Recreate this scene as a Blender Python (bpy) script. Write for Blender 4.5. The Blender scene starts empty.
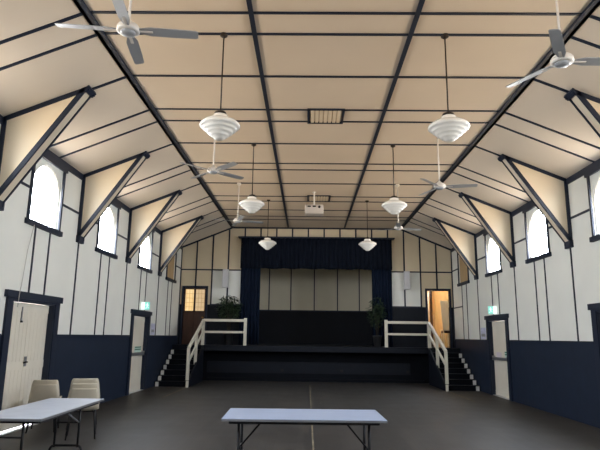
import bpy, bmesh, math, random
from mathutils import Vector, Matrix
random.seed(7)
PI = math.pi
sc = bpy.context.scene
COL = sc.collection

# ------------------------------------------------------------------ materials
def mat(name, col, rough=.6, metal=0., var=0., scale=6., bump=0., spec=.5, stretch=None):
    m = bpy.data.materials.new(name); m.use_nodes = True
    nt = m.node_tree; b = nt.nodes['Principled BSDF']
    b.inputs['Base Color'].default_value = (*col, 1)
    b.inputs['Roughness'].default_value = rough
    b.inputs['Metallic'].default_value = metal
    b.inputs['Specular IOR Level'].default_value = spec
    if var or bump:
        tc = nt.nodes.new('ShaderNodeTexCoord'); mp = nt.nodes.new('ShaderNodeMapping')
        if stretch: mp.inputs['Scale'].default_value = stretch
        nz = nt.nodes.new('ShaderNodeTexNoise'); nz.inputs['Scale'].default_value = scale; nz.inputs['Detail'].default_value = 5
        nt.links.new(tc.outputs['Object'], mp.inputs['Vector']); nt.links.new(mp.outputs['Vector'], nz.inputs['Vector'])
        if var:
            cr = nt.nodes.new('ShaderNodeValToRGB')
            cr.color_ramp.elements[0].position = .3; cr.color_ramp.elements[1].position = .7
            cr.color_ramp.elements[0].color = (*[c*(1-var) for c in col], 1)
            cr.color_ramp.elements[1].color = (*[min(1, c*(1+var)) for c in col], 1)
            nt.links.new(nz.outputs['Fac'], cr.inputs['Fac']); nt.links.new(cr.outputs['Color'], b.inputs['Base Color'])
        if bump:
            bp = nt.nodes.new('ShaderNodeBump'); bp.inputs['Strength'].default_value = bump; bp.inputs['Distance'].default_value = .01
            nt.links.new(nz.outputs['Fac'], bp.inputs['Height']); nt.links.new(bp.outputs['Normal'], b.inputs['Normal'])
    return m

M = {}
M['navy'] = mat('navy_paint', (.0080, .0160, .036), .55, var=.12, scale=3, spec=.35)
M['navytrim'] = mat('navy_trim_paint', (.0090, .0155, .034), .5, var=.1, scale=5, spec=.35)
M['pale'] = mat('pale_wall_paint', (.74, .77, .735), .75, var=.03, scale=1.2, spec=.25)
M['cream'] = mat('cream_wall_paint', (.72, .63, .49), .75, var=.03, scale=1.2, spec=.25)
M['ceil'] = mat('cream_ceiling_paint', (.67, .59, .49), .7, var=.03, scale=.8, spec=.25)
M['stageback'] = mat('stage_backdrop_paint', (.76, .71, .58), .75, var=.05, scale=1.0, spec=.2)
M['amber'] = mat('amber_wall_paint', (.70, .53, .31), .7, var=.08, scale=1.5, spec=.2)
M['door'] = mat('cream_door_paint', (.74, .70, .60), .5, var=.04, scale=2, spec=.35)
M['railpaint'] = mat('cream_rail_paint', (.70, .67, .56), .5, var=.06, scale=5, spec=.35)
M['white'] = mat('white_paint', (.8, .8, .77), .5, var=.03)
M['brown'] = mat('brown_timber', (.060, .024, .014), .45, var=.3, scale=3, stretch=(6, 6, .6))
M['tan'] = mat('tan_window_blind', (.52, .36, .19), .8, var=.08, scale=3)
M['board'] = mat('pale_board', (.85, .78, .60), .7, var=.05)
M['black'] = mat('black_steel', (.012, .012, .014), .4, metal=.3, spec=.4)
M['darkmetal'] = mat('dark_bronze', (.035, .026, .020), .4, metal=.5)
M['greymetal'] = mat('grey_steel', (.30, .31, .33), .4, metal=.7)
M['alu'] = mat('aluminium', (.75, .76, .78), .35, metal=.8)
M['laminate'] = mat('pale_laminate', (.37, .44, .58), .42, var=.04, scale=4, spec=.45)
M['laminate2'] = mat('grey_laminate', (.40, .43, .48), .36, var=.08, scale=5, spec=.5)
M['plastic'] = mat('beige_plastic', (.58, .53, .42), .4, var=.04, scale=6, spec=.45)
M['opal'] = mat('opal_glass', (.82, .78, .70), .18, var=.02, spec=.6)
M['fanwhite'] = mat('white_enamel', (.72, .68, .62), .35, spec=.5)
M['fanblade'] = mat('grey_blade_enamel', (.34, .35, .36), .35, spec=.5)
M['curtain'] = mat('navy_velvet', (.0048, .0105, .026), .85, var=.2, scale=30, stretch=(1, 1, .1), spec=.15)
M['curtain2'] = mat('dark_navy_velvet', (.0036, .0066, .0145), .85, var=.2, scale=30, stretch=(1, 1, .1), spec=.15)
M['leaf'] = mat('dark_leaf', (.022, .045, .018), .5, var=.5, scale=8)
M['trunk'] = mat('plant_stem', (.022, .018, .012), .8, var=.3)
M['pot'] = mat('grey_pot', (.03, .032, .035), .6, var=.2)
M['speaker'] = mat('grey_speaker', (.52, .52, .54), .6, bump=.3, scale=200)
M['projector'] = mat('projector_shell', (.58, .52, .45), .45)
M['dark'] = mat('dark_recess', (.006, .006, .007), .8)
M['paper'] = mat('lavender_paper', (.55, .57, .72), .7, var=.15, scale=14)
M['green'] = mat('green_sticker', (.02, .16, .10), .5)
M['greenish'] = mat('pale_green_sticker', (.55, .72, .64), .5, var=.1, scale=20)
M['pinkish'] = mat('pink_white_sticker', (.66, .60, .66), .5, var=.05, scale=20)
M['brass'] = mat('brass', (.55, .28, .08), .35, metal=.8)
M['linetape'] = mat('tan_floor_tape', (.17, .14, .09), .6, var=.45, scale=4)
M['cord'] = mat('white_cord', (.5, .48, .45), .8)
M['ventbar'] = mat('vent_slat_paint', (.50, .40, .28), .6)

def emis(name, col, s):
    m = bpy.data.materials.new(name); m.use_nodes = True; nt = m.node_tree
    nt.nodes.remove(nt.nodes['Principled BSDF'])
    e = nt.nodes.new('ShaderNodeEmission'); e.inputs[0].default_value = (*col, 1); e.inputs[1].default_value = s
    nt.links.new(e.outputs[0], nt.nodes['Material Output'].inputs[0]); return m
M['exitgreen'] = emis('exit_green_light', (.30, .88, .76), 1.0)
M['exitwhite'] = emis('exit_white_light', (.85, 1, .95), 1.3)

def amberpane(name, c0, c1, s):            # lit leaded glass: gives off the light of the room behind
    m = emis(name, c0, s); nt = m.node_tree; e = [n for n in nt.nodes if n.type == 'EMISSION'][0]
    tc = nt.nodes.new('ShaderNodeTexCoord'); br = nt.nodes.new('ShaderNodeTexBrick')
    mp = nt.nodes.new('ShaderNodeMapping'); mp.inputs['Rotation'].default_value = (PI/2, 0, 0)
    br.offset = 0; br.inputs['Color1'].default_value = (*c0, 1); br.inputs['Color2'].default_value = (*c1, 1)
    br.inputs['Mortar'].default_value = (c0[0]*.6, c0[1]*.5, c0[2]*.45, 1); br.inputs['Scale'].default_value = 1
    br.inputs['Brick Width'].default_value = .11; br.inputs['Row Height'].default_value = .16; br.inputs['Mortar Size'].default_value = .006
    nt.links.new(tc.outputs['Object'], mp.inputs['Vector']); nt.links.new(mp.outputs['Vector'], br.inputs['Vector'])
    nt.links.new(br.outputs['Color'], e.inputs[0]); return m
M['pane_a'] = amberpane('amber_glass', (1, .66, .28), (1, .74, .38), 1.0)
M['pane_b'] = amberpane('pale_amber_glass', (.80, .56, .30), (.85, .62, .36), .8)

def glass():
    m = bpy.data.materials.new('window_glass'); m.use_nodes = True; nt = m.node_tree
    nt.nodes.remove(nt.nodes['Principled BSDF'])
    t = nt.nodes.new('ShaderNodeBsdfTransparent'); t.inputs[0].default_value = (.96, .97, .98, 1)
    g = nt.nodes.new('ShaderNodeBsdfGlossy'); g.inputs['Roughness'].default_value = .05
    x = nt.nodes.new('ShaderNodeMixShader'); x.inputs[0].default_value = .06
    nt.links.new(t.outputs[0], x.inputs[1]); nt.links.new(g.outputs[0], x.inputs[2])
    nt.links.new(x.outputs[0], nt.nodes['Material Output'].inputs[0]); return m
M['glass'] = glass()

def floormat():
    m = mat('dark_floor_boards', (.05, .047, .043), .42, spec=.4); nt = m.node_tree; b = nt.nodes['Principled BSDF']
    tc = nt.nodes.new('ShaderNodeTexCoord'); mp = nt.nodes.new('ShaderNodeMapping'); mp.inputs['Rotation'].default_value = (0, 0, PI/2)
    br = nt.nodes.new('ShaderNodeTexBrick'); br.inputs['Scale'].default_value = 1
    br.inputs['Color1'].default_value = (.047, .0445, .041, 1); br.inputs['Color2'].default_value = (.037, .0355, .0335, 1)
    br.inputs['Mortar'].default_value = (.03, .028, .026, 1); br.inputs['Brick Width'].default_value = 3.2
    br.inputs['Row Height'].default_value = .11; br.inputs['Mortar Size'].default_value = .003
    nz = nt.nodes.new('ShaderNodeTexNoise'); nz.inputs['Scale'].default_value = 1.6; nz.inputs['Detail'].default_value = 7
    mx = nt.nodes.new('ShaderNodeMix'); mx.data_type = 'RGBA'; mx.blend_type = 'MULTIPLY'; mx.inputs['Factor'].default_value = .7
    cr = nt.nodes.new('ShaderNodeValToRGB'); cr.color_ramp.elements[0].position = .3; cr.color_ramp.elements[1].position = .72
    cr.color_ramp.elements[0].color = (.5, .5, .5, 1); cr.color_ramp.elements[1].color = (1.32, 1.28, 1.22, 1)
    nt.links.new(tc.outputs['Object'], mp.inputs['Vector']); nt.links.new(mp.outputs['Vector'], br.inputs['Vector'])
    nt.links.new(tc.outputs['Object'], nz.inputs['Vector']); nt.links.new(nz.outputs['Fac'], cr.inputs['Fac'])
    nt.links.new(br.outputs['Color'], mx.inputs['A']); nt.links.new(cr.outputs['Color'], mx.inputs['B'])
    nt.links.new(mx.outputs['Result'], b.inputs['Base Color'])
    mr = nt.nodes.new('ShaderNodeMapRange'); mr.inputs['To Min'].default_value = .38; mr.inputs['To Max'].default_value = .58
    nt.links.new(nz.outputs['Fac'], mr.inputs['Value']); nt.links.new(mr.outputs['Result'], b.inputs['Roughness'])
    return m
M['floor'] = floormat()

# ------------------------------------------------------------------ mesh helper
class MB:
    def __init__(s): s.v = []; s.f = []; s.mi = []; s.mats = []; s.sm = []
    def _m(s, m):
        if m not in s.mats: s.mats.append(m)
        return s.mats.index(m)
    def face(s, pts, m, smooth=False):
        n = len(s.v); s.v += [tuple(p) for p in pts]; s.f.append(tuple(range(n, n+len(pts)))); s.mi.append(s._m(m)); s.sm.append(smooth)
    def raw(s, vs, fs, m, smooth=False):
        n = len(s.v); s.v += [tuple(p) for p in vs]; k = s._m(m)
        for f in fs: s.f.append(tuple(i+n for i in f)); s.mi.append(k); s.sm.append(smooth)
    def box(s, x0, x1, y0, y1, z0, z1, m):
        if x0 > x1: x0, x1 = x1, x0
        v = [(x, y, z) for z in (z0, z1) for y in (y0, y1) for x in (x0, x1)]
        s.raw(v, [(0, 2, 3, 1), (4, 5, 7, 6), (0, 1, 5, 4), (2, 6, 7, 3), (0, 4, 6, 2), (1, 3, 7, 5)], m); return s
    def prism(s, poly, d0, d1, m, axis='y'):     # polygon in the two other axes
        def P(a, b, d): return (a, d, b) if axis == 'y' else ((d, a, b) if axis == 'x' else (a, b, d))
        n = len(poly); v = [P(a, b, d0) for a, b in poly]+[P(a, b, d1) for a, b in poly]
        f = [tuple(range(n)), tuple(range(2*n-1, n-1, -1))]+[(i, (i+1) % n, n+(i+1) % n, n+i) for i in range(n)]
        s.raw(v, f, m); return s
    def bar(s, p, q, w, h, m, up=(0, 0, 1)):     # rectangular bar between two points
        p, q = Vector(p), Vector(q); d = (q-p).normalized(); a = d.cross(Vector(up))
        if a.length < 1e-4: a = d.cross(Vector((1, 0, 0)))
        a.normalize(); b = a.cross(d).normalized()
        v = [t+a*sx*w/2+b*sz*h/2 for t in (p, q) for sx, sz in ((-1, -1), (1, -1), (1, 1), (-1, 1))]
        s.raw(v, [(0, 1, 2, 3), (7, 6, 5, 4), (0, 4, 5, 1), (1, 5, 6, 2), (2, 6, 7, 3), (3, 7, 4, 0)], m); return s
    def tube(s, pts, r, m, n=8, r2=None):
        pts = [Vector(p) for p in pts]; rings = []; k = len(pts); prev = None
        for i, p in enumerate(pts):
            d = (pts[min(i+1, k-1)]-pts[max(i-1, 0)]).normalized()
            a = d.cross(Vector((0, 0, 1))) if prev is None else prev-d*prev.dot(d)
            if a.length < 1e-3: a = d.cross(Vector((1, 0, 0)))
            a.normalize(); prev = a; b = d.cross(a)
            rr = r if r2 is None else r+(r2-r)*i/max(1, k-1)
            rings.append([p+(a*math.cos(2*PI*j/n)+b*math.sin(2*PI*j/n))*rr for j in range(n)])
        v = [q for R in rings for q in R]; f = []
        for i in range(k-1):
            for j in range(n): f.append((i*n+j, i*n+(j+1) % n, (i+1)*n+(j+1) % n, (i+1)*n+j))
        f.append(tuple(range(n-1, -1, -1))); f.append(tuple((k-1)*n+j for j in range(n)))
        s.raw(v, f, m, True); return s
    def lathe(s, prof, c, m, n=28, smooth=True):
        v = []; f = []; k = len(prof)
        for r, z in prof:
            for j in range(n): v.append((c[0]+r*math.cos(2*PI*j/n), c[1]+r*math.sin(2*PI*j/n), c[2]+z))
        for i in range(k-1):
            for j in range(n): f.append((i*n+j, i*n+(j+1) % n, (i+1)*n+(j+1) % n, (i+1)*n+j))
        f.append(tuple(range(n-1, -1, -1))); f.append(tuple((k-1)*n+j for j in range(n)))
        s.raw(v, f, m, smooth); return s
    def build(s, name, parent=None, bevel=0., loc=None, merge=True):
        me = bpy.data.meshes.new(name); me.from_pydata(s.v, [], s.f)
        for m in s.mats: me.materials.append(m)
        for p, i, q in zip(me.polygons, s.mi, s.sm): p.material_index = i; p.use_smooth = q
        bm = bmesh.new(); bm.from_mesh(me)
        if merge: bmesh.ops.remove_doubles(bm, verts=bm.verts, dist=1e-5)
        bmesh.ops.recalc_face_normals(bm, faces=bm.faces)
        bm.to_mesh(me); bm.free()
        if loc is not None:                        # keep world geometry, put the origin at loc
            me.transform(Matrix.Translation(-Vector(loc)))
        o = bpy.data.objects.new(name, me); COL.objects.link(o)
        if loc is not None: o.location = loc
        if parent is not None:
            o.parent = parent
        if bevel:
            b = o.modifiers.new('bevel', 'BEVEL'); b.width = bevel; b.segments = 2; b.limit_method = 'ANGLE'; b.angle_limit = .6
        return o

def empty(name, label, cat, loc=(0, 0, 0), rz=0, group=None):
    o = bpy.data.objects.new(name, None); o.empty_display_size = .1; COL.objects.link(o)
    o.location = loc; o.rotation_euler = (0, 0, rz); return tag(o, label, cat, group)
def tag(o, label, cat, group=None, kind=None):
    o['label'] = label; o['category'] = cat
    if group: o['group'] = group
    if kind: o['kind'] = kind
    return o
def struct(o, label, cat): return tag(o, label, cat, None, 'structure')
def copy_tree(o, parent=None):
    c = o.copy(); COL.objects.link(c)
    if parent is not None: c.parent = parent
    for ch in list(o.children): copy_tree(ch, c)
    return c

# ------------------------------------------------------------------ dimensions
W, HE, HC, BW, BI = 4.98, 4.77, 5.53, 3.12, 1.043
TH = .15
T = [1.8, 4.85, 7.9, 10.94, 14.0, 17.1]
YB, YR, YS = 20.04, -4.3, 24.0
MID = [-2.8, .27, 3.32, 6.37, 9.42, 12.47, 15.52, 18.57]
DADO, RAIL, ST = 1.52, 3.95, 1.22
def zslope(x): return HC-(abs(x)-BW)/(W-BW)*(HC-HE)

def holewall(fixed, t, a0, a1, z0, z1, holes, zmats, extra_cuts=(), axis='x', outer=None, swap=None):
    """wall sheet with rectangular openings; fixed = inner face coordinate, t = signed thickness"""
    A = sorted(set([a0, a1]+[h[i] for h in holes for i in (0, 1)]+list(extra_cuts)))
    Z = sorted(set([z0, z1]+[h[i] for h in holes for i in (2, 3)]+[z for z, _ in zmats if z0 < z < z1]))
    def mt(z): return [m for lim, m in zmats if z < lim][0]
    def ish(a, z): return any(h[0] < a < h[1] and h[2] < z < h[3] for h in holes)
    def P(a, z, d): return (fixed+d*t, a, z) if axis == 'x' else (a, fixed+d*t, z)
    b = MB()
    na, nz = len(A)-1, len(Z)-1
    solid = [[not ish((A[i]+A[i+1])/2, (Z[j]+Z[j+1])/2) for j in range(nz)] for i in range(na)]
    for i in range(na):
        for j in range(nz):
            if not solid[i][j]: continue
            l, r, d, u = A[i], A[i+1], Z[j], Z[j+1]; m = mt((d+u)/2)
            if swap: m = swap((l+r)/2, m)
            b.face([P(l, d, 0), P(r, d, 0), P(r, u, 0), P(l, u, 0)], m)
            b.face([P(l, d, 1), P(r, d, 1), P(r, u, 1), P(l, u, 1)], outer or m)
            for (ii, jj, e) in ((i-1, j, ((l, d), (l, u))), (i+1, j, ((r, d), (r, u))), (i, j-1, ((l, d), (r, d))), (i, j+1, ((l, u), (r, u)))):
                if not (0 <= ii < na and 0 <= jj < nz) or not solid[ii][jj]:
                    b.face([P(*e[0], 0), P(*e[1], 0), P(*e[1], 1), P(*e[0], 1)], m)
    return b

M['sidecream'] = mat('pale_cream_wall_paint', (.775, .79, .745), .75, var=.03, scale=1.2, spec=.25)
M['navyshade'] = mat('shaded_navy_paint', (.0032, .0056, .0115), .6, var=.15, scale=3, spec=.25)  # navy darkened: the dimmer light of the stage end is painted in
M['navyshade2'] = mat('deep_shaded_navy_paint', (.0020, .0034, .0068), .7, var=.15, scale=3, spec=.15)  # deeper copy, shade of stage front and steps put into the colour
WZM = [(DADO, M['navy']), (99, M['sidecream'])]
win_h = [(y-.54, y+.54, 3.42, 4.56) for y in MID]
door_h = [(8.66, 10.14, 0, 2.07), (14.82, 16.22, 0, 2.07)]
room_win = (20.30, 22.35, 3.55, 4.35)

# ------------------------------------------------------------------ shell
b = MB(); b.box(-W-TH, W+TH, YR-TH, YB+.2, -.12, 0, M['floor'])
struct(b.build('floor'), 'dark worn timber floor of the hall', 'floor')

b = holewall(-W, -TH, YR, YS+TH, 0, HE, win_h+door_h, WZM)
struct(b.build('wall_left'), 'left side wall, navy below and pale cream above, with high arched windows', 'wall')
b = holewall(W, TH, YR, YS+TH, 0, HE, win_h+door_h+[room_win], WZM)
struct(b.build('wall_right'), 'right side wall, navy below and pale cream above, with high arched windows', 'wall')
b = holewall(YR, -TH, -W, W, 0, HE, [], WZM, axis='y')
b.prism([(-W, HE), (W, HE), (BW, HC), (-BW, HC)], YR-TH, YR, M['cream'])
struct(b.build('wall_rear'), 'rear end wall of the hall behind the viewer', 'wall')

M['backcream'] = mat('tan_cream_wall_paint', (.70, .60, .43), .75, var=.04, scale=1.2, spec=.25)
BZM = [(2.65, M['navyshade']), (3.92, M['sidecream']), (99, M['backcream'])]
pros = (-2.5, 2.5, ST, 4.6)
dl, dr = (-4.82, -4.01, ST, 3.24), (4.04, 4.83, ST, 3.24)
b = holewall(YB, .12, -W, W, ST, HE, [pros, dl, dr], BZM, extra_cuts=(-3.82, 3.82), axis='y', swap=lambda a, m: M['backcream'] if abs(a) > 3.82 and m == M['sidecream'] else m)
b.prism([(-W, HE), (W, HE), (BW, HC), (-BW, HC)], YB, YB+.12, M['backcream'])
struct(b.build('wall_back'), 'end wall with the stage opening, cream panels above a navy dado', 'wall')

b = MB()
prof = [(-W-TH, HE-.061+.0), (-W, HE), (-BW, HC), (BW, HC), (W, HE), (W+TH, HE-.061)]
for i in range(5):
    (xa, za), (xb, zb) = prof[i], prof[i+1]
    b.face([(xa, YR-TH, za), (xb, YR-TH, zb), (xb, YS+TH, zb), (xa, YS+TH, za)], M['ceil'])
up = [(x, z+.12) for x, z in prof]
for i in range(5):
    (xa, za), (xb, zb) = up[i], up[i+1]
    b.face([(xa, YR-TH, za), (xb, YR-TH, zb), (xb, YS+TH, zb), (xa, YS+TH, za)], M['ceil'])
for y in (YR-TH, YS+TH): b.face([(x, y, z) for x, z in prof]+[(x, y, z) for x, z in reversed(up)], M['ceil'])
struct(b.build('ceiling'), 'cream coved ceiling divided by navy battens', 'ceiling')

# stage floor, front and interior
b = MB()
b.box(-W, W, 19.4, YS, ST-.06, ST, M['navyshade']); b.box(-W, W, 19.40, 19.44, ST-.19, ST-.06, M['navyshade'])
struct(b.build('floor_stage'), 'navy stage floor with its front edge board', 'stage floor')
b = MB(); b.box(-W, W, 19.95, YB+.2, 0, ST-.06, M['navyshade2'])
struct(b.build('wall_stage_front'), 'recessed navy wall under the stage edge', 'wall')
b = MB(); b.box(-3.84, 3.34, 19.92, 19.95, .27, .66, M['navyshade'])
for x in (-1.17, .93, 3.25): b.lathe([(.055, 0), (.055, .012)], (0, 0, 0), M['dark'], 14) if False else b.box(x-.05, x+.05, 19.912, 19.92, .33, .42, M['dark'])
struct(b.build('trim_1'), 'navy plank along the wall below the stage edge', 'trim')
b = MB(); b.box(-3.84, 3.84, 19.90, 19.95, 0, .10, M['navyshade2'])
struct(b.build('baseboard_stage'), 'dark skirting below the stage', 'baseboard')

b = holewall(YS, .15, -W, W, ST, HE, [], [(2.66, M['navyshade']), (99, M['stageback'])], axis='y')
b.prism([(-W, HE), (W, HE), (BW, HC), (-BW, HC)], YS, YS+.15, M['stageback'])
struct(b.build('wall_stage_back'), 'rear wall of the stage, pale panels over navy dado', 'wall')
b = MB()
for x in (-2.95, -1.98, -1.03, -.01, 1.0, 1.95): b.box(x-.022, x+.022, YS-.015, YS, 2.66, HC, M['navytrim'])
b.box(-2.9, 2.9, YS-.02, YS, 2.62, 2.67, M['navytrim'])
struct(b.build('trim_2'), 'thin upright battens on the stage rear wall', 'trim')
for s, nm in ((-1, 'left'), (1, 'right')):
    b = MB(); b.box(s*2.92, s*3.02, YB+.12, YS, ST, zslope(3.02) if False else HC, M['stageback'])
    struct(b.build('wall_wing_'+nm), nm+' wing wall of the stage', 'wall')

# side rooms behind the two stage doors
b = MB(); b.box(3.02, W, 22.9, 23.0, ST, HE+.1, M['amber']); b.box(3.02, 3.05, YB+.12, 22.9, ST, HE+.3, M['amber']); b.box(4.95, W, YB+.12, 20.30, ST, HE, M['amber']); b.box(4.95, W, 22.35, 22.9, ST, HE, M['amber']); b.box(4.95, W, 20.30, 22.35, ST, 3.55, M['amber'])
b.box(4.95, W, 20.30, 22.35, 4.35, HE, M['amber'])
struct(b.build('wall_side_room'), 'amber walls of the room behind the open stage door', 'wall')
b = MB()
for x in (4.36, 4.80): b.box(x-.05, x+.05, 22.86, 22.9, ST, HE, M['brown'])
struct(b.build('trim_3'), 'brown upright battens inside the room behind the open stage door', 'trim')

# ------------------------------------------------------------------ battens
b = MB()
ys = sorted(T+[-3.07, -2.53, 0., .54, 3.05, 3.59, 6.19, 6.68, 9.18, 9.72, 12.28, 12.78, 15.36, 15.95, 18.05, 18.58])
for y in ys:
    w = .021 if y not in T else .023
    b.box(-BW, BW, y-w, y+w, HC-.014, HC, M['navytrim'])
    for s in (-1, 1):
        b.prism([(s*BW, HC), (s*W, HE), (s*W, HE-.014), (s*BW, HC-.014)], y-w-.004, y+w+.004, M['navytrim'])
b.box(-BW, BW, YB-.05, YB, HC-.05, HC, M['navytrim'])
for s in (-1, 1): b.prism([(s*BW, HC), (s*W, HE), (s*W, HE-.06), (s*BW, HC-.05)], YB-.05, YB, M['navytrim'])
struct(b.build('trim_4'), 'thin navy battens running across the ceiling', 'trim')
for k, (x, w, h) in enumerate(((-BW, .11, .035), (BW, .11, .035), (-BI, .062, .022), (BI, .062, .022))):
    b = MB(); b.box(x-w/2, x+w/2, YR, YB, HC-h, HC+(.0), M['navytrim'])
    if abs(x) == BW:
        s = 1 if x > 0 else -1
        b.prism([(x, HC-h), (x+s*w*.5, HC-h), (x+s*w*.5, HC-.02)], YR, YB, M['navytrim'])
    struct(b.build('trim_%d' % (5+k)), ['broad navy beam along the left ceiling bend', 'broad navy beam along the right ceiling bend', 'slim navy beam left of the ceiling centre', 'slim navy beam right of the ceiling centre'][k], 'ceiling beam')

for s, nm, n in ((-1, 'left', 9), (1, 'right', 10)):
    X = s*W
    b = MB()
    def strip(y0, y1, z0, z1, d=.014): b.box(X, X-s*d, y0, y1, z0, z1, M['navytrim'])
    strip(YR, YB, HE-.12, HE, .03)
    for a, c in ((YR, 8.45), (10.36, 14.64), (16.42, YB)): strip(a, c, DADO-.03, DADO+.012, .02)
    for t in T: strip(t-.022, t+.022, DADO, 3.45)
    for m in MID:
        for d in (-.27, .27):
            z0 = DADO if not (abs(m-9.42) < .1 or abs(m-15.52) < .1) else 2.2
            strip(m+d-.02, m+d+.02, z0, 3.34)
        for d in (-1, 1):
            e = min([t for t in T+[YB, YR] if (t-m)*d > 0], key=lambda q: abs(q-m))
            a0, a1 = sorted((m+d*.61, e-d*(.12 if e in T else 0))); strip(a0, a1, RAIL-.022, RAIL+.022)
    strip(YB-.045, YB, ST, HE, .03)
    if s > 0: strip(18.86, YB-.045, 2.60, 2.64)
    struct(b.build('trim_%d' % n), nm+' wall navy battens, dado cap and eave board', 'trim')

b = MB()
for k in range(-8, 8):
    x = (k+.5)*.588
    zt = (HC if abs(x) < BW else zslope(x))-.03
    if -4.8 < x < -4.0 or 4.0 < x < 4.8: z0 = 3.3
    elif abs(x) > 2.6: z0 = 2.65
    else: z0 = 4.62
    b.box(x-.026, x+.026, YB-.014, YB, z0, zt, M['navytrim'])
for s in (-1, 1):
    b.box(s*2.55, s*(W-.03), YB-.016, YB, 3.895, 3.94, M['navytrim'])
    b.box(s*2.7, s*3.86, YB-.02, YB, 2.62, 2.67, M['navytrim'])
struct(b.build('trim_11'), 'navy battens dividing the end wall above the stage', 'trim')

# ------------------------------------------------------------------ windows
def arch_path(hw, z0, zs, n=20):
    return [(-hw, z0)]+[(-hw*math.cos(PI*i/n), zs+hw*math.sin(PI*i/n)) for i in range(n+1)]+[(hw, z0)]
def make_window(s, yc, blind):
    X = s*W; nm = 'window'
    def P(d, y, z): return (X+s*d, yc+y, z)
    b = MB()                                        # casing: jambs, head board, sill board
    for q in (-1, 1): b.box(X, X-s*.03, *sorted((yc+q*.545, yc+q*.61)), 3.42, 4.60, M['navytrim'])
    b.box(X, X-s*.045, yc-.66, yc+.66, 4.57, 4.70, M['navytrim'])
    root = b.build(nm, loc=(X, yc, 3.3))
    loc = root.location
    def part(bb, name):
        o = bb.build(name); o.parent = root; o.matrix_parent_inverse = Matrix.Translation(-Vector(loc)); return o
    b = MB(); b.box(X+s*.05, X-s*.06, yc-.655, yc+.655, 3.33, 3.42, M['navytrim']); part(b, 'window_sill')
    if blind:
        b = MB(); b.box(X+s*.03, X+s*.05, yc-.54, yc+.54, 3.42, 4.56, M['tan']); o = part(b, 'blind'); o['label'] = 'tan blind closing the opening'
        return root
    b = MB(); hw, zs = .495, 4.02                   # arched surround filling the square opening
    ip = arch_path(hw, 3.42, zs); op = []
    for (y, z) in ip:
        if z <= zs: op.append((math.copysign(.54, y), z))
        else:
            f = max(abs(y)/.54, (z-zs)/(4.56-zs)); op.append((y/f, zs+(z-zs)/f))
    op2 = []
    for i in range(len(ip)-1):
        quad = [ip[i], ip[i+1], op[i+1], op[i]]
        for d in (.02, .07): b.face([P(d, *q) for q in quad], M['sidecream'])
        b.face([P(.02, *ip[i]), P(.02, *ip[i+1]), P(.07, *ip[i+1]), P(.07, *ip[i])], M['white'])
    for cy in (-1, 1):                              # the two square corners
        cand = [q for q in op if q[0]*cy > 0 and q[1] > zs]
        sidep = max((q for q in cand if abs(abs(q[0])-.54) < 1e-6), key=lambda q: q[1]); topp = max((q for q in cand if abs(q[1]-4.56) < 1e-6), key=lambda q: abs(q[0]))
        for d in (.02, .07): b.face([P(d, *sidep), P(d, cy*.54, 4.56), P(d, *topp)], M['sidecream'])
    part(b, 'arched_surround')
    b = MB(); g = arch_path(.465, 3.45, zs)
    for i in range(len(ip)-1):
        for d in (.035, .06): b.face([P(d, *ip[i]), P(d, *ip[i+1]), P(d, *g[i+1]), P(d, *g[i])], M['white'])
        b.face([P(.035, *g[i]), P(.035, *g[i+1]), P(.06, *g[i+1]), P(.06, *g[i])], M['white'])
    b.face([P(.035, -.495, 3.42), P(.035, .495, 3.42), P(.035, .465, 3.45), P(.035, -.465, 3.45)], M['white'])
    b.face([P(.035, -.465, 3.45), P(.035, .465, 3.45), P(.06, .465, 3.45), P(.06, -.465, 3.45)], M['white'])
    part(b, 'window_frame')
    b = MB(); b.face([P(.048, *q) for q in g], M['glass']); part(b, 'glass_pane')
    return root
ordn = ['first', 'second', 'third', 'fourth', 'fifth', 'sixth', 'seventh', 'eighth']
n = 1
for s, sd in ((-1, 'left'), (1, 'right')):
    for k, yc in enumerate(MID):
        o = make_window(s, yc, k == 7); o.name = 'window_%d' % n; n += 1
        if k == 7: lb = 'narrow looking tan-blinded window on the %s wall next to the stage' % sd
        elif k < 4: lb = 'arched window on the %s wall beside or behind the viewer, bay %d' % (sd, k+1)
        else: lb = 'bright arched window high on the %s wall, %s from the blinded one' % (sd, ['third', 'second', 'first'][k-4])
        struct(o, lb, 'window')
b = MB(); b.box(W-.03, W+.05, 20.25, 20.30, 3.5, 4.4, M['white']); b.box(W-.03, W+.05, 22.35, 22.4, 3.5, 4.4, M['white']); b.box(W-.03, W+.05, 20.25, 22.4, 4.35, 4.4, M['white']); b.box(W-.06, W+.05, 20.25, 22.4, 3.5, 3.55, M['white'])
b.face([(W+.03, 20.30, 3.55), (W+.03, 22.35, 3.55), (W+.03, 22.35, 4.35), (W+.03, 20.30, 4.35)], M['glass'])
struct(b.build('window_%d' % n), 'window lighting the room behind the open stage door', 'window')

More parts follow.
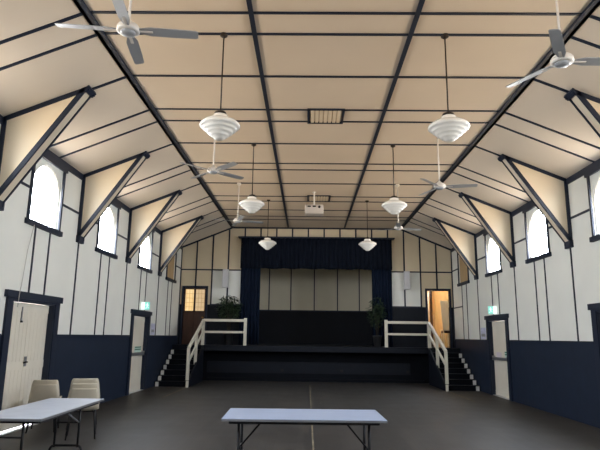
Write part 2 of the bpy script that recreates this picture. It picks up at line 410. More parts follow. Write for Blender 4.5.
# ------------------------------------------------------------------ side doors
def make_door(s, y0, y1, split, name, label, extras):
    X = s*W; zt = 2.07; gap = .024 if y0 < 12 else .008
    b = MB()                                        # casing with side boards, head and lining
    cw = .17
    for q, ye in ((-1, y0), (1, y1)):
        b.box(X, X-s*.04, *sorted((ye, ye+q*cw)), 0, zt, M['navytrim'])
        b.box(X-s*.02, X+s*TH, *sorted((ye, ye-q*.02)), 0, zt, M['navytrim'])
    b.box(X, X-s*.04, y0-cw, y1+cw, zt, zt+.12, M['navytrim']); b.box(X, X-s*.06, y0-cw-.06, y1+cw+.06, zt+.03, zt+.14, M['navytrim'])
    b.box(X-s*.02, X+s*TH, y0, y1, zt-.02, zt, M['navytrim'])
    root = b.build(name, loc=(X, (y0+y1)/2, 0)); loc = root.location
    def part(bb, nm, parent=None, bevel=0):
        o = bb.build(nm, bevel=bevel); o.parent = parent or root
        o.matrix_parent_inverse = Matrix.Translation(-Vector(loc)); return o
    xd = X+s*.09
    for (a, c) in ((y0+.02, split-.004), (split+.004, y1-.02)):
        b = MB(); k = max(2, round((c-a)/.115)); w = (c-a)/k
        b.box(xd, xd+s*.035, a, c, gap, zt-.025, M['door'])
        for i in range(k): b.box(xd-s*.006, xd, a+i*w+.004, a+(i+1)*w-.004, gap+.005, zt-.03, M['door'])
        for z in (gap+.005, .95, zt-.17): b.box(xd-s*.011, xd, a, c, z, z+.13, M['door'])
        part(b, 'door_leaf')
    b = MB(); b.box(X-s*.01, X+s*(TH+.1), y0+.02, y1-.02, 0, .012, M['alu']); part(b, 'threshold')
    extras(part, s, xd, X)
    return struct(root, label, 'door')
def ex_near(part, s, xd, X):
    b = MB(); y = 9.46
    b.box(xd-s*.011, xd-s*.02, y-.05, y+.03, 1.0, 1.16, M['greymetal']); b.tube([(xd-s*.02, y-.02, 1.07), (xd-s*.06, y-.02, 1.07)], .012, M['black']); b.tube([(xd-s*.058, y-.02, 1.07), (xd-s*.058, y-.14, 1.065)], .012, M['black'])
    part(b, 'door_handle')
    b = MB(); b.box(xd-s*.006, xd-s*.02, 9.16, 9.19, 1.72, 1.98, M['greymetal']); b.lathe([(.02, 0), (.02, .03)], (xd-s*.02, 9.175, 1.72), M['black'], 10); part(b, 'top_bolt')
def ex_far(part, s, xd, X):
    b = MB(); b.box(xd-s*.05, xd-s*.09, 14.90, 16.12, .985, 1.06, M['greymetal'])
    for y in (14.92, 16.07): b.box(xd-s*.006, xd-s*.09, y, y+.05, .97, 1.09, M['greymetal'])
    part(b, 'push_bar')
    b = MB(); a, c = (15.42, 15.98) if s < 0 else (14.90, 15.28)
    b.box(xd-s*.011, xd-s*.016, a, c, 1.06, 1.22, M['greenish'])
    b.box(xd-s*.016, xd-s*.018, a, c, 1.185, 1.215, M['green']); b.box(xd-s*.016, xd-s*.018, a, c, 1.125, 1.155, M['green'])
    part(b, 'green_notice')
    if s > 0:
        b = MB(); b.box(xd-s*.011, xd-s*.016, 15.55, 15.95, 1.06, 1.19, M['pinkish']); part(b, 'white_notice')
make_door(-1, 8.66, 10.14, 9.40, 'door_1', 'cream boarded double door in a navy frame behind the beige chairs', ex_near)
make_door(-1, 14.82, 16.22, 15.27, 'door_2', 'cream door with push bar and green notice on the left wall', ex_far)
make_door(1, 8.66, 10.14, 9.40, 'door_3', 'door at the right picture edge with only its navy frame showing', ex_near)
make_door(1, 14.82, 16.22, 15.27, 'door_4', 'cream door with push bar and two notices on the right wall', ex_far)

# stage doors in the end wall
def casing(b, x0, x1):
    zt = 3.24
    b.box(x0-.07, x0, YB-.03, YB+.12, ST, zt, M['navytrim']); b.box(x1, x1+.07, YB-.03, YB+.12, ST, zt, M['navytrim'])
    b.box(x0-.07, x1+.07, YB-.03, YB+.12, zt, zt+.08, M['navytrim'])
b = MB(); casing(b, -4.82, -4.01); root = b.build('door_5', loc=(-4.43, YB, ST)); struct(root, 'brown half glazed stage door with lit amber panes', 'door')
pin = Matrix.Translation(-Vector((-4.43, YB, ST)))
def sp(bb, nm, parent=None):
    o = bb.build(nm); o.parent = parent or root; o.matrix_parent_inverse = pin; return o
b = MB(); yd = YB+.05
b.box(-4.81, -4.02, yd, yd+.04, ST+.01, 2.42, M['brown']); b.box(-4.81, -4.02, yd, yd+.04, 3.20, 3.235, M['brown'])
for x0, x1 in ((-4.81, -4.765), (-4.46, -4.39), (-4.06, -4.02)): b.box(x0, x1, yd, yd+.04, 2.42, 3.2, M['brown'])
for z0, z1 in ((2.34, 2.42), (1.88, 1.96), (ST+.01, ST+.12)): b.box(-4.81, -4.02, yd-.012, yd, z0, z1, M['brown'])
b.box(-4.46, -4.39, yd-.012, yd, ST, 3.2, M['brown'])
leaf = sp(b, 'door_leaf')
for nm, x0, x1, z0, m in (('glass_pane', -4.765, -4.46, 2.42, 'pane_a'), ('glass_pane', -4.39, -4.06, 2.42, 'pane_b')):
    b = MB(); b.box(x0, x1, yd+.012, yd+.024, z0, 3.2, M[m]); o = sp(b, nm, leaf); o.matrix_parent_inverse = Matrix.Identity(4); o.matrix_parent_inverse = Matrix.Identity(4)
b = MB(); b.lathe([(.012, 0), (.035, .02), (.035, .05), (.012, .065)], (0, 0, 0), M['brass'], 12)
kn = b.build('door_knob'); kn.parent = leaf; kn.location = (-4.10, yd-.012, 2.18); kn.rotation_euler = (PI/2, 0, 0)

b = MB(); casing(b, 4.04, 4.83); root = b.build('door_6', loc=(4.43, YB, ST)); struct(root, 'open stage doorway showing the amber room and leaning board', 'door')
b = MB(); hx, hy, ln, an = 4.06, YB+.13, .71, math.radians(74)
ex, ey = hx+ln*math.cos(an), hy+ln*math.sin(an)
b.bar((hx, hy, (ST+3.22)/2+.005), (ex, ey, (ST+3.22)/2+.005), .04, 3.22-ST-.01, M['amber'])
o = b.build('door_leaf'); o.parent = root; o.matrix_parent_inverse = Matrix.Translation(-Vector((4.43, YB, ST))); o['label'] = 'amber door leaf standing open into the room'

# ------------------------------------------------------------------ things: roof brackets
def bracket(s, t, label):
    A, B_, C = Vector((s*W, HE)), Vector((s*W, 3.41)), Vector((s*3.709, zslope(3.709)))
    r = empty('roof_bracket', label, 'bracket', (s*W, t, 3.41), 0, 'boxed roof brackets along the side walls')
    inv = Matrix.Translation(-Vector((s*W, t, 3.41)))
    def part(bb, nm):
        o = bb.build(nm); o.parent = r; o.matrix_parent_inverse = inv
    cen = (A+B_+C)/3
    b = MB(); b.prism([tuple(p) for p in (A, B_, C)], t-.10, t+.10, M['cream']); part(b, 'cream_panel_box')
    def edge(b, p, q, w, out, y0, y1):
        d = (q-p).normalized(); nrm = Vector((-d.y, d.x))
        if nrm.dot(cen-p) < 0: nrm = -nrm
        b.prism([tuple(v) for v in (p-nrm*out, q-nrm*out, q+nrm*w, p+nrm*w)], y0, y1, M['navytrim'])
    for q in (-1, 1):
        y0, y1 = sorted((t+q*.085, t+q*.12))
        b = MB(); edge(b, B_, C, .055, .014, y0, y1); part(b, 'brace_trim')
        b = MB(); edge(b, A, C, .07, -.002, y0, y1); edge(b, A, B_, .07, -.002, y0, y1); part(b, 'edge_trim')
    d = (C-B_).normalized(); nr = Vector((-d.y, d.x)); nr = nr if nr.dot(cen-B_) < 0 else -nr
    b = MB(); b.prism([tuple(v) for v in (C-d*.085, C-d*.085+nr*.03, C+nr*.045, C+d*.03)], t-.135, t+.135, M['navytrim']); part(b, 'end_block')
    b = MB(); b.box(s*W, s*(W-.06), t-.135, t+.135, 3.36, 3.50, M['navytrim']); part(b, 'foot_block')
for s, sd in ((-1, 'left'), (1, 'right')):
    for k, t in enumerate(T[2:]):
        bracket(s, t, ['largest boxed cream bracket, cut by the %s edge of the photo', 'cream triangular bracket on the %s wall, second from the viewer', 'cream triangular bracket on the %s wall, second from the stage', 'small cream triangular bracket on the %s wall closest to the stage'][k] % sd)

# ------------------------------------------------------------------ pendants, fans, vents, projector
def make_pendant():
    r = empty('pendant_lamp', '', 'pendant lamp', (0, 0, HC), 0, 'opal pendant lamps hanging in two rows')
    b = MB(); b.lathe([(.055, 0), (.05, -.03), (.02, -.05)], (0, 0, 0), M['darkmetal'], 16); b.build('ceiling_rose', r)
    b = MB(); b.tube([(0, 0, -.04), (0, 0, -1.13)], .010, M['darkmetal'], 8); b.build('rod', r)
    b = MB(); b.lathe([(.02, -1.10), (.075, -1.125), (.083, -1.15), (.083, -1.165)], (0, 0, 0), M['darkmetal'], 24); b.build('fitter_cap', r)
    b = MB(); pr = [(.075, -1.155), (.095, -1.165), (.098, -1.195), (.095, -1.21), (.15, -1.225), (.205, -1.248), (.245, -1.275), (.264, -1.30), (.262, -1.32), (.245, -1.335), (.222, -1.34), (.218, -1.36), (.202, -1.376), (.178, -1.381), (.173, -1.402), (.157, -1.418), (.132, -1.423), (.126, -1.443), (.108, -1.459), (.084, -1.464), (.074, -1.482), (.05, -1.498), (.02, -1.506), (0, 0)]
    b.lathe(pr[:-1], (0, 0, 0), M['opal'], 40); b.build('glass_shade', r)
    return r
proto = make_pendant()
PEN = [(-1.46, 6.70, 'biggest opal pendant in the left row, above the empty floor'), (1.505, 6.70, 'biggest opal pendant in the right row, above the empty floor'),
       (-1.47, 11.0, 'opal pendant in the left row between the largest and smallest ones'), (1.47, 11.0, 'opal pendant in the right row between the largest and smallest ones'),
       (-1.49, 15.83, 'small opal pendant in front of the curtain, left of centre'), (1.44, 15.83, 'small opal pendant in front of the curtain, right of centre')]
for i, (x, y, lb) in enumerate(PEN):
    o = proto if i == 0 else copy_tree(proto)
    o.location = (x, y, HC); o['label'] = lb

def make_fan(drop, nb):
    r = empty('ceiling_fan', '', 'ceiling fan', (0, 0, HC), 0, 'white ceiling fans in two rows')
    b = MB(); b.lathe([(.065, 0), (.06, -.04), (.025, -.07)], (0, 0, 0), M['fanwhite'], 16); b.build('canopy', r)
    b = MB(); b.tube([(0, 0, -.06), (0, 0, -drop+.05)], .013, M['fanwhite'], 8); b.build('rod', r)
    b = MB(); b.lathe([(.03, .10), (.05, .075), (.095, .05), (.112, .025), (.112, -.012), (.098, -.022), (.075, -.024)], (0, 0, -drop), M['fanwhite'], 28); mo = b.build('motor', r)
    b = MB(); b.lathe([(.076, -.02), (.070, -.04), (.05, -.052), (.015, -.056)], (0, 0, -drop), M['fanblade'], 24); o = b.build('motor_cap', mo); o['label'] = 'grey underside cap'
    for k in range(nb):
        b = MB(); a = k*2*PI/nb
        pts = [(.09, .025), (.17, .045), (.22, .056), (.45, .056), (.66, .052), (.685, .038)]
        up_, dn = [], []
        for q in (1, -1):
            for (u, v) in (pts if q == 1 else pts[::-1]):
                tilt = -.22*v*q
                for lst, dz in ((up_, .004), (dn, -.004)):
                    x, y = u*math.cos(a)-q*v*math.sin(a), u*math.sin(a)+q*v*math.cos(a)
                    lst.append((x, y, -drop+tilt+dz))
        nn = len(up_)
        b.raw(up_+dn, [tuple(range(nn)), tuple(range(2*nn-1, nn-1, -1))]+[(i, (i+1) % nn, nn+(i+1) % nn, nn+i) for i in range(nn)], M['fanblade'])
        bl = b.build('blade', r)
        b = MB(); c_, s_ = math.cos(a), math.sin(a); b.bar((.08*c_, .08*s_, -drop-.006), (.24*c_, .24*s_, -drop-.006), .03, .006, M['fanwhite']); b.build('blade_arm', bl)
    return r
f1, f2 = make_fan(1.03, 4), make_fan(1.18, 3)
FAN = [(f1, -2.10, 4.90, .13, 'large ceiling fan at the top left, blades cut by the photo edge'), (f2, 2.29, 5.20, 0, 'ceiling fan at the top right beside the broad beam'),
       (f1, -2.05, 9.60, .78, 'ceiling fan beyond the biggest left pendant, four blades showing'), (f2, 2.17, 10.0, -.17, 'ceiling fan beyond the biggest right pendant, over the broad beam'),
       (f1, -2.15, 14.02, .30, 'tiny ceiling fan left of the middle left pendant'), (f2, 2.05, 14.02, .35, 'tiny ceiling fan just under the middle right pendant')]
used = set()
for p, x, y, a, lb in FAN:
    o = p if id(p) not in used else copy_tree(p)
    used.add(id(p)); o.location = (x, y, HC); o.rotation_euler = (0, 0, a); o['label'] = lb

for y, lb in ((9.455, 'framed slatted ceiling vent, the larger one nearer the viewer'), (15.55, 'framed ceiling vent behind the projector')):
    r = empty('ceiling_vent', lb, 'vent', (0, y, HC), 0, 'slatted ceiling vents on the centre line')
    b = MB(); h = .31
    for (x0, x1, y0, y1) in ((-.335, .335, -h-.02, -h+.02), (-.335, .335, h-.02, h+.02), (-.335, -.295, -h, h), (.295, .335, -h, h)): b.box(x0, x1, y0, y1, -.026, 0, M['navytrim'])
    b.build('frame', r)
    b = MB(); b.box(-.295, .295, -h+.02, h-.02, -.010, -.002, M['ventbar'])
    for k in range(7):
        x = -.24+k*.08; b.box(x-.031, x+.031, -h+.025, h-.025, -.020, -.010, M['cream'])
    b.build('slat_panel', r)

r = empty('projector', 'beige projector hanging on a short pole from the ceiling', 'projector', (-.14, 14.87, HC))
b = MB(); b.tube([(0, 0, 0), (0, 0, -.44)], .02, M['white'], 10); b.lathe([(.06, 0), (.06, -.015)], (0, 0, 0), M['white'], 16); b.build('pole', r)
b = MB(); b.box(-.26, .26, -.18, .18, -.66, -.40, M['projector']); body = b.build('body', r, bevel=.03)
for x in (-.14, 0): 
    b = MB(); b.box(x-.045, x+.045, -.186, -.178, -.475, -.435, M['dark']); b.build('air_grille', body)
b = MB(); b.lathe([(.035, 0), (.035, .03), (.025, .035)], (0, 0, 0), M['black'], 18); o = b.build('lens', body); o.location = (.14, -.178, -.47); o.rotation_euler = (PI/2, 0, 0)

# ------------------------------------------------------------------ curtains
def pleat(x0, x1, z0, z1, yc, amp, wl, m, sag=0.):
    b = MB(); n = int((x1-x0)/wl*10); nz = 6; vs = []; fs = []
    ph = [random.uniform(-.5, .5) for _ in range(40)]
    for d in (0, .012):
        for j in range(nz+1):
            t = j/nz
            for i in range(n+1):
                x = x0+(x1-x0)*i/n; q = (x-x0)/wl
                a = amp*(.75+.45*t)
                y = yc+a*math.sin(2*PI*q+ph[int(q) % 40]*.8*t)+.25*a*math.sin(2*PI*q*.37)+d
                z = z1+(z0-z1)*t + (sag*math.sin(2*PI*q*.23)*t)
                vs.append((x, y, z))
    N = (nz+1)*(n+1)
    for j in range(nz):
        for i in range(n):
            k = j*(n+1)+i; fs.append((k, k+1, k+n+2, k+n+1)); fs.append((N+k, N+k+n+1, N+k+n+2, N+k+1))
    rim = [j*(n+1) for j in range(nz+1)]; rim2 = [j*(n+1)+n for j in range(nz+1)]
    for R in (rim, rim2, list(range(n+1)), [nz*(n+1)+i for i in range(n+1)]):
        for a_, c_ in zip(R, R[1:]): fs.append((a_, c_, N+c_, N+a_))
    b.raw(vs, fs, m, True); return b
r = empty('valance', 'dark pleated valance hanging across the top of the stage opening', 'curtain', (0, 19.85, 3.95))
inv = Matrix.Translation(-Vector((0, 19.85, 3.95)))
o = pleat(-2.76, 2.76, 3.96, 5.09, 19.80, .035, .16, M['curtain2'], .012).build('pleated_cloth'); o.parent = r; o.matrix_parent_inverse = inv
b = MB(); b.box(-2.86, 2.86, 19.70, YB-.015, 5.085, 5.125, M['navytrim']); o = b.build('pelmet_board'); o.parent = r; o.matrix_parent_inverse = inv
tag(pleat(-2.75, -2.03, ST+.02, 4.5, 19.93, .04, .12, M['curtain']).build('curtain'), 'navy stage curtain gathered at the left of the opening', 'curtain', 'stage curtains drawn to the sides')
tag(pleat(2.03, 2.76, ST+.02, 4.5, 19.93, .04, .12, M['curtain']).build('curtain'), 'navy stage curtain gathered at the right, behind the slim plant', 'curtain', 'stage curtains drawn to the sides')

# ------------------------------------------------------------------ column speakers
for s, lb in ((-1, 'slim grey column speaker on the end wall above the bushy plant'), (1, 'slim grey column speaker on the end wall towards the open doorway')):
    r = empty('wall_speaker', lb, 'speaker', (s*3.29, YB-.014, 3.26), 0, 'column speakers flanking the stage')
    b = MB(); b.box(-.105, .105, -.24, -.10, 0, .66, M['speaker']); b.build('cabinet', r, bevel=.012)
    b = MB(); b.box(-.03, .03, -.10, 0, .30, .36, M['darkmetal']); b.build('bracket', r)

# ------------------------------------------------------------------ stairs and handrails
RISE, Y0, GO = ST/8, 17.30, .29
for s, nm in ((-1, 'left'), (1, 'right')):
    r = empty('stage_stairs', 'navy stage steps with white riser ends against the %s wall' % nm, 'stairs', (s*4.43, Y0, 0), 0, 'stairs at both ends of the stage')
    inv = Matrix.Translation(-Vector((s*4.43, Y0, 0)))
    def part(bb, n_, par=None):
        o = bb.build(n_); o.parent = r; o.matrix_parent_inverse = inv; return o
    for k in range(7):
        b = MB(); y = Y0+k*GO
        b.box(s*4.955, s*3.93, y, 19.40, k*RISE, (k+1)*RISE, M['navyshade2']); part(b, 'step')
    for k in range(7):
        b = MB(); y = Y0+k*GO
        b.box(s*4.93, s*4.83, y-.012, y, k*RISE+.004, (k+1)*RISE-.012, M['white']); o = part(b, 'riser_mark'); o['label'] = 'white painted riser end'
    b = MB(); b.prism([(17.12, 0), (19.40, 0), (19.40, ST), (19.36, ST), (17.12, .12)], *sorted((s*3.93, s*3.88)), M['navyshade'], axis='x'); part(b, 'stringer')
    b = MB(); b.box(s*3.95, s*3.87, 17.09, 17.12, .0, .19, M['railpaint']); part(b, 'stringer_end')
    r = empty('handrail', 'cream timber handrail along the stage edge and down the %s stairs' % nm, 'handrail', (s*3.95, 19.46, ST), 0, 'cream handrails at the two stage ends')
    inv = Matrix.Translation(-Vector((s*3.95, 19.46, ST)))
    xo = 2.47 if s < 0 else 2.45
    X = s*3.94
    def post(x, y, z0, z1, w=.085):
        b = MB(); b.box(x-w/2, x+w/2, y-w/2, y+w/2, z0, z1, M['railpaint']); part(b, 'post')
    post(s*xo, 19.47, ST, 2.16, .10); post(X, 19.45, ST, 2.10, .10)
    post(X, 18.33, RISE*4, 1.62); post(X, 17.22, .20, 1.16)
    b = MB(); b.box(s*xo, X, 19.425, 19.515, 2.03, 2.12, M['railpaint']); part(b, 'top_rail')
    b = MB(); b.box(s*xo, X, 19.445, 19.495, 1.635, 1.71, M['railpaint']); part(b, 'mid_rail')
    b = MB(); b.bar((X, 19.45, 2.07), (X, 17.20, 1.155), .075, .085, M['railpaint']); part(b, 'stair_rail')
    b = MB(); b.bar((X, 19.45, 1.66), (X, 17.24, .74), .05, .075, M['railpaint']); part(b, 'stair_mid_rail')

# ------------------------------------------------------------------ plants
def leaf(b, p, d, ln, w, droop):
    d = Vector(d).normalized(); side = d.cross(Vector((0, 0, 1)))
    if side.length < .05: side = Vector((1, 0, 0))
    side.normalize(); side = (side+Vector((random.uniform(-.4, .4), random.uniform(-.4, .4), random.uniform(-.4, .4)))).normalized()
    p = Vector(p); q = p+d*ln*.5; e = q+(d+Vector((0, 0, -droop))).normalized()*ln*.5
    b.raw([p, q+side*w/2, e, q-side*w/2], [(0, 1, 2, 3)], M['leaf'])
def plant(x, y, label, cz, rx, rz, nleaf, ln, stems, potr, poth):
    r = empty('potted_plant', label, 'plant', (x, y, ST))
    b = MB(); b.lathe([(potr*.75, 0), (potr, poth*.9), (potr*1.06, poth*.9), (potr*1.06, poth), (potr*.9, poth), (potr*.88, poth-.03)], (0, 0, 0), M['pot'], 20); b.build('pot', r)
    b = MB(); tips = []
    for k in range(stems):
        a = 2*PI*k/stems+.4; h = cz+random.uniform(-.1, .45)*rz; q = .35*rx
        pts = [(.03*math.cos(a), .03*math.sin(a), poth-.04), (.5*q*math.cos(a), .5*q*math.sin(a), (h+poth)/2), (q*math.cos(a), q*math.sin(a), h)]
        b.tube(pts, .014, M['trunk'], 6, .007); tips.append(pts[-1])
    b.build('stem', r)
    b = MB()
    for k in range(nleaf):
        while True:
            u = Vector((random.uniform(-1, 1), random.uniform(-1, 1), random.uniform(-1, 1)))
            if u.length < 1: break
        c = Vector((u.x*rx, u.y*.13, cz+u.z*rz))
        d = Vector((u.x+random.uniform(-.6, .6), u.y*.5+random.uniform(-.5, .5), random.uniform(-.6, .7)))
        leaf(b, c-d.normalized()*ln*.4, d, ln*random.uniform(.7, 1.25), ln*.24, random.uniform(.2, .9))
    b.build('foliage', r, merge=False)
plant(-3.10, 19.78, 'bushy dark green potted plant behind the handrail near the brown door', 1.28, .46, .50, 420, .20, 6, .17, .42)
plant(2.17, 19.70, 'slim dark potted plant in front of the stage curtain by the handrail', 1.20, .33, .58, 380, .17, 5, .16, .40)

# ------------------------------------------------------------------ right room contents
r = empty('leaning_board', 'pale board leaning on the wall inside the open stage doorway', 'board', (4.60, 21.0, ST))
b = MB(); b.prism([(4.62, 2.92), (4.93, 2.92), (4.93, 1.872), (4.69, 1.872)], 20.52, 20.55, M['board']); o = b.build('panel'); o.parent = r; o.matrix_parent_inverse = Matrix.Translation(-Vector((4.60, 21.0, ST)))
COL.objects.unlink(r); bpy.data.objects.remove(r); o.parent = None; o.matrix_parent_inverse = Matrix.Identity(4); o.name = 'leaning_board'
tag(o, 'pale board leaning upright inside the open stage doorway', 'board')
r = empty('side_table', 'small timber table under the leaning board in the amber room', 'table', (4.79, 20.55, ST))
b = MB(); b.box(-.15, .15, -.2, .2, .61, .65, M['board']); b.build('tabletop', r)
b = MB(); b.box(-.13, .13, -.17, .17, .52, .61, M['brown']); b.build('apron', r)
for x in (-.12, .12):
    for y in (-.16, .16):
        b = MB(); b.box(x-.02, x+.02, y-.02, y+.02, 0, .61, M['board']); b.build('leg', r)

# ------------------------------------------------------------------ exit signs and posters
for s, lb in ((-1, 'green running man exit light over the left push-bar door'), (1, 'green running man exit light over the right push-bar door')):
    X = s*W
    r = empty('exit_sign', lb, 'exit sign', (X, 15.5, 2.34), 0, 'green exit lights over the side doors'); 
    inv = Matrix.Translation(-Vector((X, 15.5, 2.34)))
    def part(bb, n_, lb_=None):
        o = bb.build(n_); o.parent = r; o.matrix_parent_inverse = inv
        if lb_: o['label'] = lb_
    b = MB(); b.box(X, X-s*.25, 15.48, 15.53, 2.225, 2.455, M['white']); part(b, 'housing')
    b = MB(); b.box(X-s*.008, X-s*.11, 15.472, 15.48, 2.235, 2.445, M['exitwhite']); part(b, 'door_panel', 'white lit panel')
    b = MB(); b.box(X-s*.11, X-s*.242, 15.472, 15.48, 2.235, 2.445, M['exitgreen']); part(b, 'green_panel', 'green lit panel')
    b = MB(); c = X-s*.176; y0, y1 = 15.468, 15.472     # running figure
    b.box(c-.012, c+.012, y0, y1, 2.40, 2.425, M['exitwhite']); b.prism([(c-.018, 2.39), (c+.018, 2.39), (c+.012, 2.33), (c-.014, 2.33)], y0, y1, M['exitwhite'])
    b.prism([(c-.012, 2.33), (c+.004, 2.33), (c-.03, 2.26), (c-.045, 2.265)], y0, y1, M['exitwhite']); b.prism([(c, 2.33), (c+.014, 2.33), (c+.045, 2.285), (c+.03, 2.275)], y0, y1, M['exitwhite'])
    b.prism([(c+.014, 2.385), (c+.05, 2.35), (c+.045, 2.342), (c+.01, 2.37)], y0, y1, M['exitwhite']); b.prism([(c-.014, 2.385), (c-.05, 2.36), (c-.047, 2.35), (c-.01, 2.368)], y0, y1, M['exitwhite'])
    part(b, 'running_figure', 'white running figure')
    b = MB(); a, e = (16.60, 17.02) if s < 0 else (16.55, 17.02)
    b.box(X, X-s*.006, a, e, 1.54, 1.88, M['paper'])
    b.box(X-s*.006, X-s*.007, a+.06, e-.06, 1.62, 1.70, M['greymetal'])
    tag(b.build('poster'), 'pale lavender notice on the %s wall between push-bar door and stage steps' % ('left' if s < 0 else 'right'), 'poster', 'notices beside the side doors')

# ------------------------------------------------------------------ floor markings, wall cord
b = MB(); b.box(-.209, -.185, 8.0, 18.55, .0, .002, M['linetape'])
struct(b.build('floor_marking'), 'thin tan line down the middle of the hall floor', 'floor line')
b = MB(); b.box(-3.95, -3.91, 14.25, 16.95, .0, .002, M['linetape'])
struct(b.build('floor_marking'), 'short tan floor line running to the left stage steps', 'floor line')
b = MB(); b.box(3.91, 3.95, 14.38, 16.95, .0, .002, M['linetape'])
struct(b.build('floor_marking'), 'short tan floor line running to the right stage steps', 'floor line')
b = MB(); b.tube([(-W+.07, 8.97, 3.34), (-W+.03, 8.92, 2.9), (-W+.045, 8.82, 2.3), (-W+.07, 8.75, 2.2), (-W+.075, 8.72, 1.95)], .006, M['cord'], 6)
tag(b.build('window_cord'), 'thin pale cord hanging from the window over the boarded double door', 'cord')

# ------------------------------------------------------------------ folding tables
def rtube(b, pts, r, m, rad=.06):
    """tube through corner points with rounded corners"""
    P = [Vector(p) for p in pts]; out = [P[0]]
    for a, c, d in zip(P, P[1:], P[2:]):
        u, v = (a-c).normalized(), (d-c).normalized()
        for t in range(6):
            q = t/5; s0 = c+u*rad; s1 = c+v*rad
            out.append(s0*(1-q)**2+c*2*q*(1-q)+s1*q*q)
    out.append(P[-1]); b.tube(out, r, m, 8)
def make_table(label, loc, rz, lx, ly, top, ends, foot_loop, off=(0, 0)):
    r = empty('folding_table', label, 'table', loc, rz)
    hx, hy, H = lx/2, ly/2, .74
    b = MB(); b.box(-hx, hx, -hy, hy, H-.022, H, M[top]); b.build('tabletop', r, bevel=.004)
    b = MB()
    for x0, x1, y0, y1 in ((-hx-.002, hx+.002, -hy-.004, -hy), (-hx-.002, hx+.002, hy, hy+.004), (-hx-.004, -hx, -hy, hy), (hx, hx+.004, -hy, hy)): b.box(x0, x1, y0, y1, H-.026, H-.006, M['greymetal'])
    b.build('edge_band', r)
    b = MB()
    for y in (-hy+.05, hy-.05): b.box(-hx+.08, hx-.08, y-.012, y+.012, H-.055, H-.022, M['black'])
    for x in (-hx+.08, hx-.08): b.box(x-.012, x+.012, -hy+.05, hy-.05, H-.055, H-.022, M['black'])
    b.build('under_frame', r)
    for s in (-1, 1):
        x = s*(hx-ends); b = MB(); lw = .20 if not foot_loop else .14; q = off[0] if s < 0 else off[1]
        if foot_loop:
            fy = .19
            for y in (q-lw, q+lw): b.tube([(x, y, .22), (x, y, H-.03)], .014, M['black'])
            rtube(b, [(x, q-fy, .0), (x, q-fy, .24), (x, q+fy, .24), (x, q+fy, .0)], .015, M['black'], .07)
            b.tube([(x, q-lw, .50), (x, q+lw, .50)], .01, M['black'])
        else:
            for y in (-lw, lw): b.tube([(x, y, 0), (x, y, H-.03)], .0145, M['black'])
            b.tube([(x, -lw, .40), (x, lw, .40)], .011, M['black']); b.tube([(x, -lw, .14), (x, lw, .14)], .011, M['black'])
        b.build('leg_frame', r)
        b = MB(); b.tube([(x, 0 if not foot_loop else q-lw, .40 if not foot_loop else .50), (x-s*.27, 0 if not foot_loop else q, H-.03)], .010, M['black' if not foot_loop else 'greymetal'])
        b.build('brace', r)
make_table('long pale folding table standing alone in mid floor', (-.327, 6.14, 0), math.radians(1.5), 1.655, .815, 'laminate', .155, False)
make_table('grey-topped folding table beside the beige chairs', (-3.215, 6.39, 0), math.radians(90+1), 1.76, .68, 'laminate2', .37, True, (.135, -.05))

# ------------------------------------------------------------------ chairs
def make_chair():
    r = empty('stacking_chair', '', 'chair')
    prof = [(.225, .415), (.205, .436), (.12, .438), (.0, .425), (-.10, .42), (-.155, .432), (-.19, .465), (-.205, .52), (-.222, .60), (-.240, .68), (-.253, .74), (-.261, .762)]
    wid = [.205, .215, .222, .228, .230, .230, .228, .222, .212, .202, .188, .172]
    nu = 12; vs = []; fs = []
    for (y, z), w in zip(prof, wid):
        z -= .022
        for i in range(nu+1):
            u = -1+2*i/nu; e = abs(u)**3
            back = min(1, max(0, (z-.44)/.12))
            vs.append((w*u, y+back*e*.045, z+(1-back)*e*.028))
    for j in range(len(prof)-1):
        for i in range(nu):
            k = j*(nu+1)+i; fs.append((k, k+1, k+nu+2, k+nu+1))
    b = MB(); b.raw(vs, fs, M['plastic'], True); o = b.build('shell', r)
    so = o.modifiers.new('thick', 'SOLIDIFY'); so.thickness = .012; so.offset = 1 if False else 0
    for sx in (-1, 1):
        for sy in (-1, 1):
            b = MB(); b.tube([(sx*.13, sy*.12-.0, .398), (sx*.165, sy*.15, .378), (sx*.205, sy*.20-(.03 if sy < 0 else 0), .0)], .0125, M['black'], 8); b.build('leg', r)
    b = MB()
    rtube(b, [(0, -.12, .390), (-.14, -.12, .390), (-.14, .12, .390), (.14, .12, .390), (.14, -.12, .390), (.002, -.12, .390)], .010, M['black'], .03)
    b.build('seat_frame', r)
    return r
ch = make_chair(); first = True
def stack(x, y, rz, n_, labels):
    global first
    for k in range(n_):
        o = ch if first else copy_tree(ch); first = False
        f = Vector((-math.sin(rz), math.cos(rz)))
        o.location = (x+f.x*.030*k, y+f.y*.030*k, .070*k); o.rotation_euler = (0, 0, rz)
        o['label'] = labels[k]; o['group'] = 'beige plastic chairs by the side wall'
stack(-3.745, 8.80, math.radians(20), 3, ['bottom chair of the three-high beige plastic stack', 'middle chair of the three-high beige plastic stack', 'top chair of the three-high beige plastic stack'])
stack(-4.58, 9.32, math.radians(16), 2, ['lower beige plastic chair of the pair in front of the boarded double door', 'upper beige plastic chair of the pair in front of the boarded double door'])

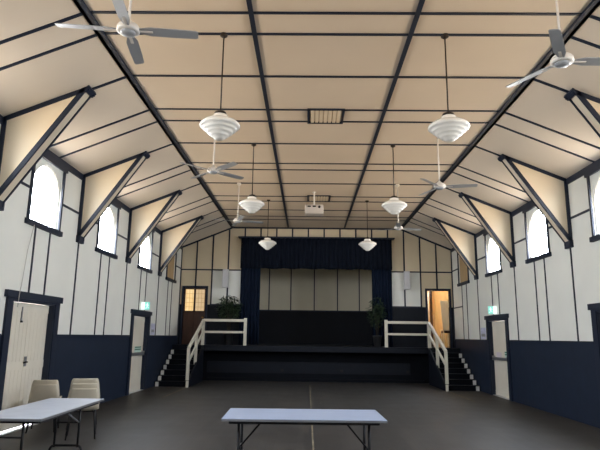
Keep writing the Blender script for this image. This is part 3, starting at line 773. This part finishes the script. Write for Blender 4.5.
# ------------------------------------------------------------------ daylight
w = bpy.data.worlds.new('overcast_sky_tinted_ground'); sc.world = w; w.use_nodes = True; nt = w.node_tree
bg = nt.nodes['Background']
tc = nt.nodes.new('ShaderNodeTexCoord'); sx = nt.nodes.new('ShaderNodeSeparateXYZ'); cr = nt.nodes.new('ShaderNodeValToRGB')
mr = nt.nodes.new('ShaderNodeMapRange'); mr.inputs['From Min'].default_value = -1; mr.inputs['From Max'].default_value = 1
nt.links.new(tc.outputs['Generated'], sx.inputs[0]); nt.links.new(sx.outputs['Z'], mr.inputs['Value']); nt.links.new(mr.outputs['Result'], cr.inputs['Fac'])
e = cr.color_ramp.elements; e[0].position = .0; e[0].color = (.34, .30, .26, 1); e[1].position = 1; e[1].color = (.72, .86, 1.12, 1)
for q, c in ((.22, (.40, .33, .25)), (.30, (.70, .52, .34)), (.38, (.74, .58, .42)), (.43, (.86, .87, .90)), (.52, (1, 1.02, 1.05))): k = e.new(q); k.color = (*c, 1)  # bands below the horizon are invented ground, shaped to tint the ceiling
nt.links.new(cr.outputs['Color'], bg.inputs['Color']); bg.inputs['Strength'].default_value = 47.0

def portal(x, y, z, s, sy, sz):
    l = bpy.data.lights.new('daylight_portal', 'AREA'); l.shape = 'RECTANGLE'; l.size = sz; l.size_y = sy
    l.cycles.is_portal = True
    o = bpy.data.objects.new('daylight_portal', l); COL.objects.link(o); o.location = (x, y, z)
    o.rotation_euler = (0, s*PI/2, 0); o['kind'] = 'helper'
for s in (-1, 1):
    for y in MID[:-1]: portal(s*(W+.12), y, 4.02, s, 1.08, 1.2)
portal(W+.12, 21.32, 3.95, 1, 2.05, .8)

# ------------------------------------------------------------------ camera
F, PITCH, YAW, ROLL, CX = 547.15, .2011, -.0156, -.0130, -.297
def world_dir(a, b_):
    c_, s_ = math.cos(ROLL), math.sin(ROLL); a, b_ = a*c_+b_*s_, -a*s_+b_*c_
    cp, sp_ = math.cos(PITCH), math.sin(PITCH); x, y, z = a, cp-b_*sp_, sp_+b_*cp
    c_, s_ = math.cos(YAW), math.sin(YAW); return Vector((x*c_+y*s_, -x*s_+y*c_, z))
fw = world_dir(0, 0); rt = world_dir(1, 0)-fw; upv = world_dir(0, 1)-fw
cam = bpy.data.cameras.new('camera'); co = bpy.data.objects.new('camera', cam); COL.objects.link(co)
R = Matrix((rt, upv, -fw)).transposed().to_4x4(); co.matrix_world = Matrix.Translation((CX, 0, 1.55)) @ R
cam.sensor_width = 36; cam.lens = F/600*36; cam.clip_start = .05; cam.clip_end = 200
sc.camera = co
sc.view_settings.view_transform = 'Standard'; sc.view_settings.look = 'None'
sc.view_settings.gamma = 1; sc.view_settings.use_curve_mapping = False; sc.view_settings.exposure = 0.0
sc.cycles.use_denoising = True; sc.cycles.max_bounces = 10; sc.cycles.diffuse_bounces = 7; sc.cycles.glossy_bounces = 3
sc.cycles.caustics_reflective = False; sc.cycles.caustics_refractive = False
